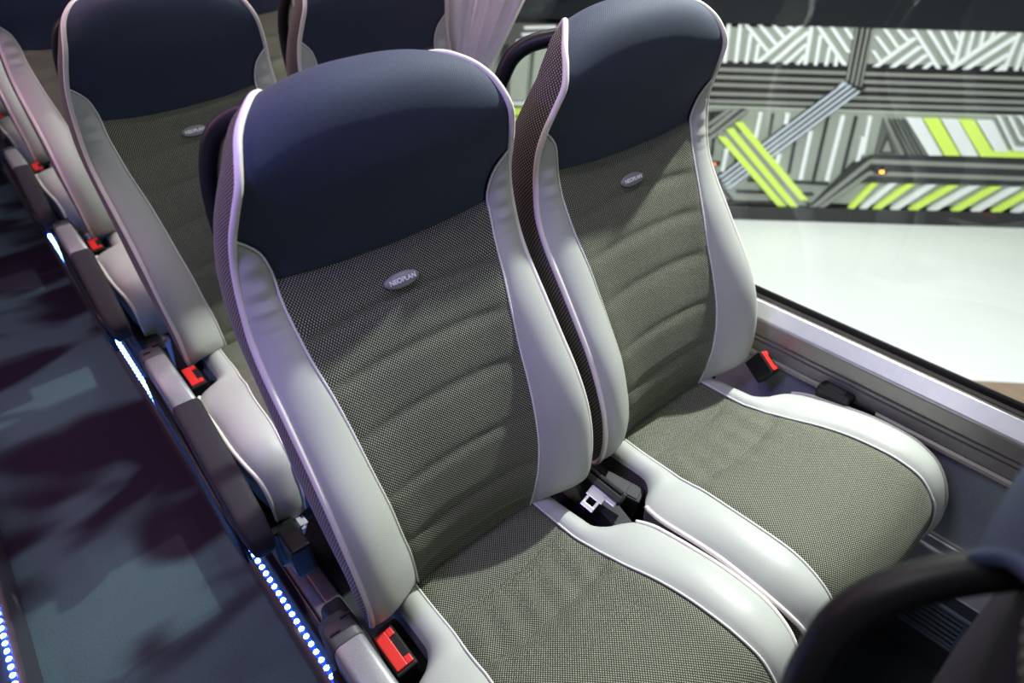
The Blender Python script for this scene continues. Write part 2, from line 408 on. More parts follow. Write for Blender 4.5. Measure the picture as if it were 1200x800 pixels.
def arm(t):
    d = DZ
    def A(y, x0, x1, z0, z1): return (y, x0+AX, x1+AX, z0+d, z1+d)
    o = link('armrest', loft('armrest', [A(.535, .108, .140, -.845, -.800), A(.525, .102, .144, -.86, -.796), A(.48, .100, .145, -.865, -.797), A(.34, .100, .147, -.87, -.808), A(.338, .101, .146, -.87, -.812), A(.2, .095, .139, -.875, -.824), A(.06, .092, .132, -.90, -.85), A(.03, .094, .130, -.905, -.865)]), SILVER, t)
    link('armrest_pad', loft('armrest_pad', [A(.336, .0985, .1485, -.855, -.805), A(.33, .0975, .1495, -.86, -.803), A(.2, .092, .142, -.868, -.815), A(.1, .089, .137, -.880, -.828), A(.04, .088, .134, -.896, -.846), A(.012, .092, .130, -.905, -.860), A(.004, .098, .124, -.90, -.872)]), PAD, o)
    link('armrest_cap', loft('armrest_cap', [A(.562, .112, .138, -.850, -.815), A(.555, .104, .142, -.865, -.804), A(.535, .1005, .1455, -.87, -.7955), A(.505, .0995, .1460, -.87, -.7950), A(.503, .100, .1455, -.87, -.797)]), DKGREY, o)
    for y in (.522, .537):
        s = link('slit', rbox('slit', .0+AX+.108+(.022 if y > .53 else 0), AX+.122+(.022 if y > .53 else 0), y-.0012, y+.0012, -.796+d, -.7935+d, 0), BLACK, o)
    link('armrest_hinge', loft('armrest_hinge', [A(.590, .128, .150, -.90, -.84), A(.580, .118, .152, -.93, -.812), A(.53, .116, .1525, -.95, -.806), A(.50, .118, .1520, -.95, -.812), A(.44, .128, .1510, -.96, -.85)]), BLACK, t)
    link('armrest_side', loft('armrest_side', [A(.50, .090, .100, -.93, -.83), A(.3, .086, .098, -.95, -.845), A(.12, .082, .094, -.96, -.865), A(.05, .084, .094, -.95, -.88)]), BLACK, t)
    link('seat_frame', merge('seat_frame', [rbox('a', AX+.152, AX+.19, .05, .58, -1.06+d, -.985+d, .006), rbox('c', AX+.142, AX+.176, .11, .24, -1.08+d, -.985+d, .006)]), BLACK, t)
    # pedestal: tapered pale leg standing on the platform rail
    q = []
    v = [(AX+.190, .31, 0), (AX+.212, .31, 0), (AX+.212, .41, 0), (AX+.190, .41, 0), (AX+.188, .10, d-1.0), (AX+.212, .10, d-1.0), (AX+.212, .20, d-1.0), (AX+.188, .20, d-1.0)]
    me = meshd('leg', v, [(3, 2, 1, 0), (4, 5, 6, 7), (0, 1, 5, 4), (1, 2, 6, 5), (2, 3, 7, 6), (3, 0, 4, 7)], False)
    bm = bmesh.new(); bm.from_mesh(me); bmesh.ops.bevel(bm, geom=bm.edges[:], offset=.008, segments=2, affect='EDGES'); bm.to_mesh(me); bm.free()
    link('leg', me, LEGM, t)
def window_extras(t):
    """things of the window-side seat: buckles at both edges and the belt tongue between the two seats"""
    d = DZ
    b = buckle_red(t, .218, .492, -.838+d, math.radians(28), math.radians(14), math.radians(-6), .72)
def belt_between(loc):
    d = DZ
    t = empty('seat_belt', loc, 'stowed belt tongue with chrome plate in the gap between the two nearest cushions', 'seat belt')
    # stowed dark buckles between the seats
    for (x, y, z, rz) in ((-.238, .470, -.905, -.15), (-.190, .500, -.897, .35)):
        o = link('stowed_buckle', merge('stowed_buckle', [rbox('a', -.017, .017, -.040, .034, -.05, 0, .004, 3), rbox('b', -.013, .013, -.034, -.012, -.001, .0015, .001)]), PLAST, t, (x, y, z+d))
        o.rotation_euler = (math.radians(10), 0, rz)
    # tongue
    g = link('belt_tongue', merge('belt_tongue', [rbox('a', -.0065, .0065, -.038, .038, -.007, .010, .003, 3), rbox('b', .009, .0165, -.034, .034, -.005, .008, .003, 3),
             rbox('c', -.005, .015, -.040, -.032, -.006, .008, .002), rbox('e', -.005, .015, .032, .040, -.006, .008, .002)]), BLACK, t, (-.236, .502, -.872+d))
    g.rotation_euler = (math.radians(14), math.radians(-20), math.radians(4))
    pl = [rbox('a', -.044, -.036, -.0125, .0125, -.0015, .0015, .001), rbox('b', -.036, -.022, -.0125, -.007, -.0015, .0015, .0008), rbox('c', -.036, -.022, .007, .0125, -.0015, .0015, .0008), rbox('e', -.024, -.004, -.016, .016, -.0015, .0015, .001), rbox('f', -.014, -.006, -.034, -.012, -.0015, .0015, .001)]
    p = link('metal_plate', merge('metal_plate', pl), CHROME, g); p['label'] = 'chrome plate with square hole'
    link('belt_strap', sheet('belt_strap', [[(-.236+.02*u-.01, .515+.05*v, -.90+.03*v+.02*math.sin(v*2)+d) for u in (-1, 0, 1)] for v in [i/8 for i in range(9)]]), BLACK, t)
    link('stay', rbox('stay', -.26, -.205, .52, .60, -1.0+d, -.925+d, .01), BLACK, t)
PITCH = .78; CX = .371; DX = .453; DYR = .009
ORD = ['row nearest the camera, centre of the picture', 'second row', 'third row', 'fourth row', 'fifth row']
BACK = ('back_panel', 'headrest', 'side_bolster', 'side_panel', 'piping', 'seam', 'back_shell', 'grab_handle', 'badge')
def place():
    a_lab = {0: 'olive and grey aisle seat with navy headrest, largest one, in the middle', 1: 'aisle seat of the second row, navy headrest cut by the top edge, left of centre',
             2: 'aisle seat of the third row at the top left corner', 3: 'aisle seat of the fourth row, only its grey bolster showing at the left edge', 4: 'aisle seat of the fifth row, a sliver at the far left edge'}
    w_lab = {0: 'window seat beside the big middle seat, lit cushion next to the window sill', 1: 'window seat of the second row, showing above the big middle headrest beside the curtain',
             2: 'window seat of the third row, dark piece at the top edge between two headrests', 3: 'window seat of the fourth row, hidden mostly behind the rows in front', 4: 'window seat of the fifth row at the back'}
    A = make_seat(True, a_lab[0], (CX, 0, Z0)); W = make_seat(False, w_lab[0], (CX+DX, DYR, Z0))
    window_extras(W); belt_between((CX+DX, DYR, Z0))
    for k in range(1, 5):
        c = copy_tree(A); c.location = (CX+.003, k*PITCH, Z0)
        tw = Matrix.Translation((.004, .008, 0)) @ Matrix.Translation((0, .68, 0)) @ Matrix.Rotation(math.radians(3.2), 4, 'Z') @ Matrix.Translation((0, -.68, 0))
        for ch in c.children:
            if ch.name.split('.')[0] in BACK: ch.matrix_basis = tw @ ch.matrix_basis; c['label'] = a_lab[k]
        if k < 3:
            c = copy_tree(W); c.location = (CX+DX+.007, DYR+k*PITCH, Z0); c['label'] = w_lab[k]
    c = copy_tree(A); c.location = (CX+.055, -.965, Z0)
    hinge = Matrix.Translation((0, .6, -.9+DZ)); rec = hinge @ Matrix.Rotation(math.radians(-20), 4, 'X') @ hinge.inverted()
    for ch in c.children:               # this one is reclined
        if ch.name.split('.')[0] in BACK:
            ch.matrix_basis = rec @ ch.matrix_basis
            if ch.name.split('.')[0] == 'piping':     # this seat is piped in its cover's own navy
                ch.material_slots[0].link = 'OBJECT'; ch.material_slots[0].material = NAVY
    c['label'] = 'dark blurred seat back with curved grab handle in the bottom right corner'
    return A, W
A, W = place()
# ------------------------------------------------------------------ the setting
Y0, Y1 = -.9, 6.2
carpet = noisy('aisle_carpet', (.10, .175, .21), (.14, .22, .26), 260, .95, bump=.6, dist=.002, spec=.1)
def carpet_patches(m):
    """noise patches, plum on teal"""
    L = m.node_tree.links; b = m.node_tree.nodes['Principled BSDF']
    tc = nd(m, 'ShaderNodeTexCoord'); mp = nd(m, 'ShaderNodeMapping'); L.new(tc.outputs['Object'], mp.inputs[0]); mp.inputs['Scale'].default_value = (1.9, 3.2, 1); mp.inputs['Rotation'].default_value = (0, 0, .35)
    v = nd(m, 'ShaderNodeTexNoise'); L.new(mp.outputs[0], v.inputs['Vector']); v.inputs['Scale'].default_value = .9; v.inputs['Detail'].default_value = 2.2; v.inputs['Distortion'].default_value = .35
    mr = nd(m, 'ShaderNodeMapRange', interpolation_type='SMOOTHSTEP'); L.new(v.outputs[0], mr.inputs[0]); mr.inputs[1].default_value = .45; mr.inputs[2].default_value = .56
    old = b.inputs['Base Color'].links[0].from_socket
    mx = nd(m, 'ShaderNodeMix', data_type='RGBA'); L.new(mr.outputs[0], mx.inputs[0]); mx.inputs[6].default_value = (.035, .026, .05, 1); L.new(old, mx.inputs[7])  # plum where the noise is low, teal elsewhere
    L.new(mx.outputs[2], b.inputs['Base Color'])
carpet_patches(carpet)
def struct(name, me, m, parent=None):
    o = link(name, me, m, parent)
    if not parent: o['kind'] = 'structure'
    return o
darkcarpet = noisy('dark_carpet', (.025, .03, .036), (.04, .047, .055), 400, .95, bump=.5)
wallcarpet = noisy('wall_carpet', (.33, .39, .41), (.42, .47, .48), 350, .95, bump=.6)
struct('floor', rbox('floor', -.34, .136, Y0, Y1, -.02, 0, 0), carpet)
edge = noisy('mauve_metal_edge', (.20, .17, .20), (.24, .20, .24), 40, .35, .6, bump=.03)
# raised platforms either side of the aisle
struct('floor', rbox('platform', .150, 1.16, Y0, Y1, -.02, Z0-.004, 0), darkcarpet)
struct('floor', rbox('platform', -1.25, -.352, Y0, Y1, -.02, Z0-.004, 0), darkcarpet)
for s, x in ((1, .136), (-1, -.336)):
    struct('trim_1' if s > 0 else 'trim_2', extrude_y('edge', [(x-.008*s, 0), (x-.008*s, Z0-.004), (x-.004*s, Z0), (x+.001*s, Z0), (x+.001*s, Z0-.006), (x+.018*s, Z0-.006), (x+.018*s, 0)], Y0, Y1), edge)
struct('trim_3', extrude_y('kick', [(.158, Z0-.004), (.158, Z0+.016), (.161, Z0+.018), (.176, Z0+.018), (.178, Z0+.015), (.178, Z0-.004)], Y0, Y1), mat('gloss_black_rail', (.01, .01, .015), .08, coat=1))
struct('trim_4', extrude_y('seat_rail', [(.183, Z0-.004), (.183, Z0+.010), (.186, Z0+.013), (.205, Z0+.013), (.206, Z0+.010), (.211, Z0+.010), (.212, Z0+.013), (.240, Z0+.013), (.243, Z0+.010), (.243, Z0-.004)], Y0, Y1), noisy('satin_rail', (.36, .33, .36), (.42, .39, .42), 60, .3, .7, bump=.03))
struct('wall_back', rbox('wall_back', -1.25, 1.17, 6.2, 6.26, 0, 2.1, 0), mat('dark_rear_wall', (.03, .028, .035), .8))
# LED strips
LED = mat('led', (.1, .3, 1), .3, emit=(.10, .28, 1.0), power=130)
LEDC = mat('led_channel', (.05, .07, .35), .25, emit=(.0, .03, .9), power=1.6)  # channel emits faint blue, the spilled LED glow put into its material
def leds(x, ya_, yb, label, pitch=.0225):
    t = empty('led_strip', (x, ya_, Z0), label, 'light', 'blue LED strips along the aisle')
    link('channel', rbox('channel', -.0045, .0045, -.02, yb-ya_+.02, -.006, -.0030, 0), LEDC, t)
    v = []; n = 10
    for r, z in ((.0050, 0), (.0043, .0020), (.0022, .0032)):
        for k in range(n): v.append((r*math.cos(2*math.pi*k/n), r*math.sin(2*math.pi*k/n), z-.003))
    f = [(i*n+k, i*n+(k+1) % n, (i+1)*n+(k+1) % n, (i+1)*n+k) for i in range(2) for k in range(n)]+[tuple(range(2*n, 3*n))]
    me = meshd('led_bulb', v, f); me.materials.append(LED)
    k = 0; y = 0
    while y < yb-ya_ and k < 300:
        o = link('led_bulb', me, None, t, (0, y, 0)); y += pitch; k += 1
leds(.1440, .55, 3.4, 'blue LED strip along the platform edge under the aisle seats')
leds(-.3475, .8, 2.2, 'blue LED strip at the bottom left corner, across the aisle carpet')
# ---- window wall (x to the right)
def prof(name, pts, m, y0=Y0, y1=Y1):
    return struct(name, extrude_y(name, [(x, z+H) for x, z in pts], y0, y1), m)
grey = noisy('grey_sill', (.30, .285, .27), (.33, .315, .30), 50, .42, .3, bump=.03)
lightalu = noisy('light_sill', (.62, .62, .64), (.66, .66, .68), 50, .38, .35, bump=.02)
taupe = noisy('taupe_sill', (.13, .12, .11), (.16, .145, .13), 60, .5, bump=.05)
prof('wall_right', [(1.085, -.87), (1.085, -1.33), (1.17, -1.33), (1.17, -.80), (1.123, -.775), (1.10, -.80)], wallcarpet)
prof('trim_5', [(1.118, -.765), (1.118, -.748), (1.120, -.745), (1.1235, -.745), (1.1235, -.765)], BLACK)
prof('trim_6', [(1.101, -.775), (1.101, -.762), (1.105, -.760), (1.108, -.7605), (1.109, -.763), (1.111, -.763), (1.112, -.7585), (1.119, -.757), (1.119, -.775)], taupe)
prof('trim_7', [(1.078, -.785), (1.0795, -.782), (1.099, -.7605), (1.102, -.760), (1.102, -.79), (1.078, -.79)], lightalu)
prof('trim_8', [(1.078, -.787), (1.077, -.790), (1.077, -.818), (1.083, -.819), (1.083, -.823), (1.077, -.824), (1.077, -.829), (1.083, -.830), (1.083, -.834), (1.077, -.835), (1.077, -.856), (1.088, -.857), (1.088, -.787)], grey)
rail = [(1.088, -.858), (1.078, -.858), (1.072, -.861), (1.070, -.866), (1.072, -.871), (1.077, -.874), (1.088, -.874)]
prof('baseboard_right', rail, grey)
prof('trim_9', [(1.087, -1.05), (1.079, -1.05), (1.079, -1.054), (1.076, -1.056), (1.076, -1.076), (1.070, -1.078), (1.068, -1.082), (1.056, -1.134), (1.054, -1.137), (1.056, -1.140), (1.087, -1.140)], lightalu)
prof('trim_10', [(1.087, -1.14), (1.052, -1.14), (1.048, -1.15), (1.046, -1.155), (1.046, -1.33), (1.087, -1.33)], darkcarpet)
# heater grille in the duct
g = empty('heater_grille', (1.046, .02, 0), 'small blue-grey slotted vent low on the wall beside the window seat cushion', 'vent')
gm = noisy('vent_plastic', (.12, .15, .19), (.15, .18, .22), 60, .45)
link('frame', merge('frame', [rbox('a', -.008, .0, 0, .26, -1.165+H, -1.158+H, .001), rbox('b', -.008, .0, 0, .26, -1.255+H, -1.248+H, .001), rbox('c', -.008, 0, 0, .008, -1.25+H, -1.16+H, .001), rbox('e', -.008, 0, .252, .26, -1.25+H, -1.16+H, .001), rbox('f', -.009, 0, .126, .136, -1.25+H, -1.16+H, .001)]), gm, g)
link('backing', rbox('backing', -.0015, .002, .004, .256, -1.25+H, -1.162+H, 0), BLACK, g)
for k in range(6):
    link('slat', rbox('slat', -.007, -.001, .006, .254, -1.177-k*.0135+H, -1.173-k*.0135+H, .0008), gm, g)
# coat hook / latch on the sill rail
h = empty('belt_guide', (1.058, .372, H-.846), 'black plastic clip on the sill rail beside the window cushion', 'clip')
link('body', rbox('body', -.015, .015, -.034, .030, -.022, .008, .008, 3), BLACK, h)
link('slot', rbox('slot', -.005, .007, -.018, .018, .0055, .0085, .001), DKGREY, h)
link('strap', rbox('strap', .004, .010, -.075, -.02, -.02, -.004, .002), BLACK, h)
# glass
gl = bpy.data.materials.new('window_glass'); gl.use_nodes = True; nt = gl.node_tree; nt.nodes.clear()
o_ = nt.nodes.new('ShaderNodeOutputMaterial'); tr = nt.nodes.new('ShaderNodeBsdfTransparent'); tr.inputs[0].default_value = (.93, .97, .95, 1)
gs = nt.nodes.new('ShaderNodeBsdfGlossy'); gs.inputs['Roughness'].default_value = .02; gs.inputs[0].default_value = (.9, .95, 1, 1)
lw = nt.nodes.new('ShaderNodeLayerWeight'); fr_ = nt.nodes.new('ShaderNodeMapRange'); fr_.inputs[3].default_value = .03; fr_.inputs[4].default_value = .35; fr_.inputs[1].default_value = .6; nt.links.new(lw.outputs['Facing'], fr_.inputs[0]); mxs = nt.nodes.new('ShaderNodeMixShader')
nt.links.new(fr_.outputs[0], mxs.inputs[0]); nt.links.new(tr.outputs[0], mxs.inputs[1]); nt.links.new(gs.outputs[0], mxs.inputs[2]); nt.links.new(mxs.outputs[0], o_.inputs[0])
struct('window_1', rbox('pane', 1.1225, 1.1265, Y0, 1.60, -.757+H, .64+H, 0), gl)
struct('window_2', rbox('pane', 1.1225, 1.1265, 1.72, Y1, -.757+H, .64+H, 0), gl)
struct('wall_right', rbox('pillar', 1.09, 1.17, 1.60, 1.72, -.76+H, .7+H, .004), taupe)
struct('wall_right', rbox('header', 1.09, 1.17, Y0, Y1, .62+H, .78+H, .004), taupe)
# curtain
cm = noisy('curtain_cloth', (.78, .74, .78), (.84, .80, .83), 120, .9, bump=.1)
rows = []
for i in range(41):
    z = -.78+i*.028
    yf = 1.54-.78*max(0, z+.62)+.03*math.exp(-((z+.62)/.08)**2)-.03
    yb = 1.585; r = []
    for j in range(121):
        v = j/120; ph = 2*math.pi*v*6.5
        amp = .018*min(1, .45+max(0, z+.62)*1.2)
        r.append((1.068+amp*math.sin(ph)+.006*math.sin(ph*2.3+z*3), yf+(yb-yf)*(v+.012*math.sin(2*ph)), z+H))
    rows.append(r)
cu = sheet('curtain', rows); co = link('window_curtain', cu, cm); tag(co, 'pleated pale grey curtain gathered at the window post, top of the picture', 'curtain')
sol = co.modifiers.new('thick', 'SOLIDIFY'); sol.thickness = .0015
# ---- outside: exhibition hall floor and the bus parked opposite
hallfloor = noisy('white_hall_floor', (.80, .81, .80), (.86, .87, .86), .8, .28, bump=.01)
tanfloor = noisy('tan_hall_carpet', (.25, .17, .12), (.30, .21, .15), 8, .9, bump=.05)
dv = Vector((.67358, -.73912, 0)); nv = Vector((-.73912, -.67358, 0)); P0 = Vector((4.470, 2.789, 0)); G = -2.5+H
fl = meshd('f', [(-9, -12, G), (20, -12, G), (20, 18, G), (-9, 18, G)], [(0, 1, 2, 3)], False); ob = struct('floor', fl, hallfloor)
q = Vector((3.86, .55, G+.003)); v = [q-dv*9, q+dv*9, q+dv*9+nv*3.0, q-dv*9+nv*3.0]
t2 = struct('floor', meshd('f', v, [(0, 1, 2, 3)], False), tanfloor)
bus = empty('parked_bus', tuple(P0+Vector((0, 0, G))), 'coach parked outside the window with grey, black, white and lime striped livery', 'bus')
def bp_(s, z, d=0):
    p = dv*s+nv*d; return Vector((p.x, p.y, z-G))
def bbox(name, s0, s1, z0, z1, d0, d1, m, zs=0):
    v = [bp_(s, z-zs*(s+.24), d) for d in (d0, d1) for s, z in ((s0, z0), (s1, z0), (s1, z1), (s0, z1))]
    me = meshd(name, v, [(0, 1, 2, 3), (7, 6, 5, 4), (0, 4, 5, 1), (1, 5, 6, 2), (2, 6, 7, 3), (3, 7, 4, 0)], False)
    bm = bmesh.new(); bm.from_mesh(me); bmesh.ops.recalc_face_normals(bm, faces=bm.faces); bm.to_mesh(me); bm.free()
    return link(name, me, m, bus)
S0, S1 = -5.2, 5.5
COL = {'white': mat('livery_white', (.85, .87, .88), .35), 'grey': mat('livery_grey', (.27, .28, .25), .4), 'black': mat('livery_black', (.018, .018, .02), .3), 'lime': mat('livery_lime', (.72, .95, .14), .4),
       'pale': mat('livery_pale', (.45, .48, .42), .35), 'ice': mat('livery_ice', (.62, .68, .76), .3), 'dgrey': mat('livery_dark_grey', (.09, .09, .085), .4)}
bbox('body', S0, S1, -2.36+H, .36+H-1.45, -2.4, 0, mat('livery_ground', (.33, .35, .31), .4), .0)
bbox('window_band', S0, S1, .388, 1.55, -2.38, .012, mat('tinted_window', (.012, .013, .016), .06, coat=1), .0325)
bbox('roof', S0, S1, 1.5, 1.95, -2.4, 0, mat('roof_white', (.6, .6, .6), .4))
bbox('skirt', S0, S1, G+.10, -2.36+H, -2.3, -.05, BLACK)
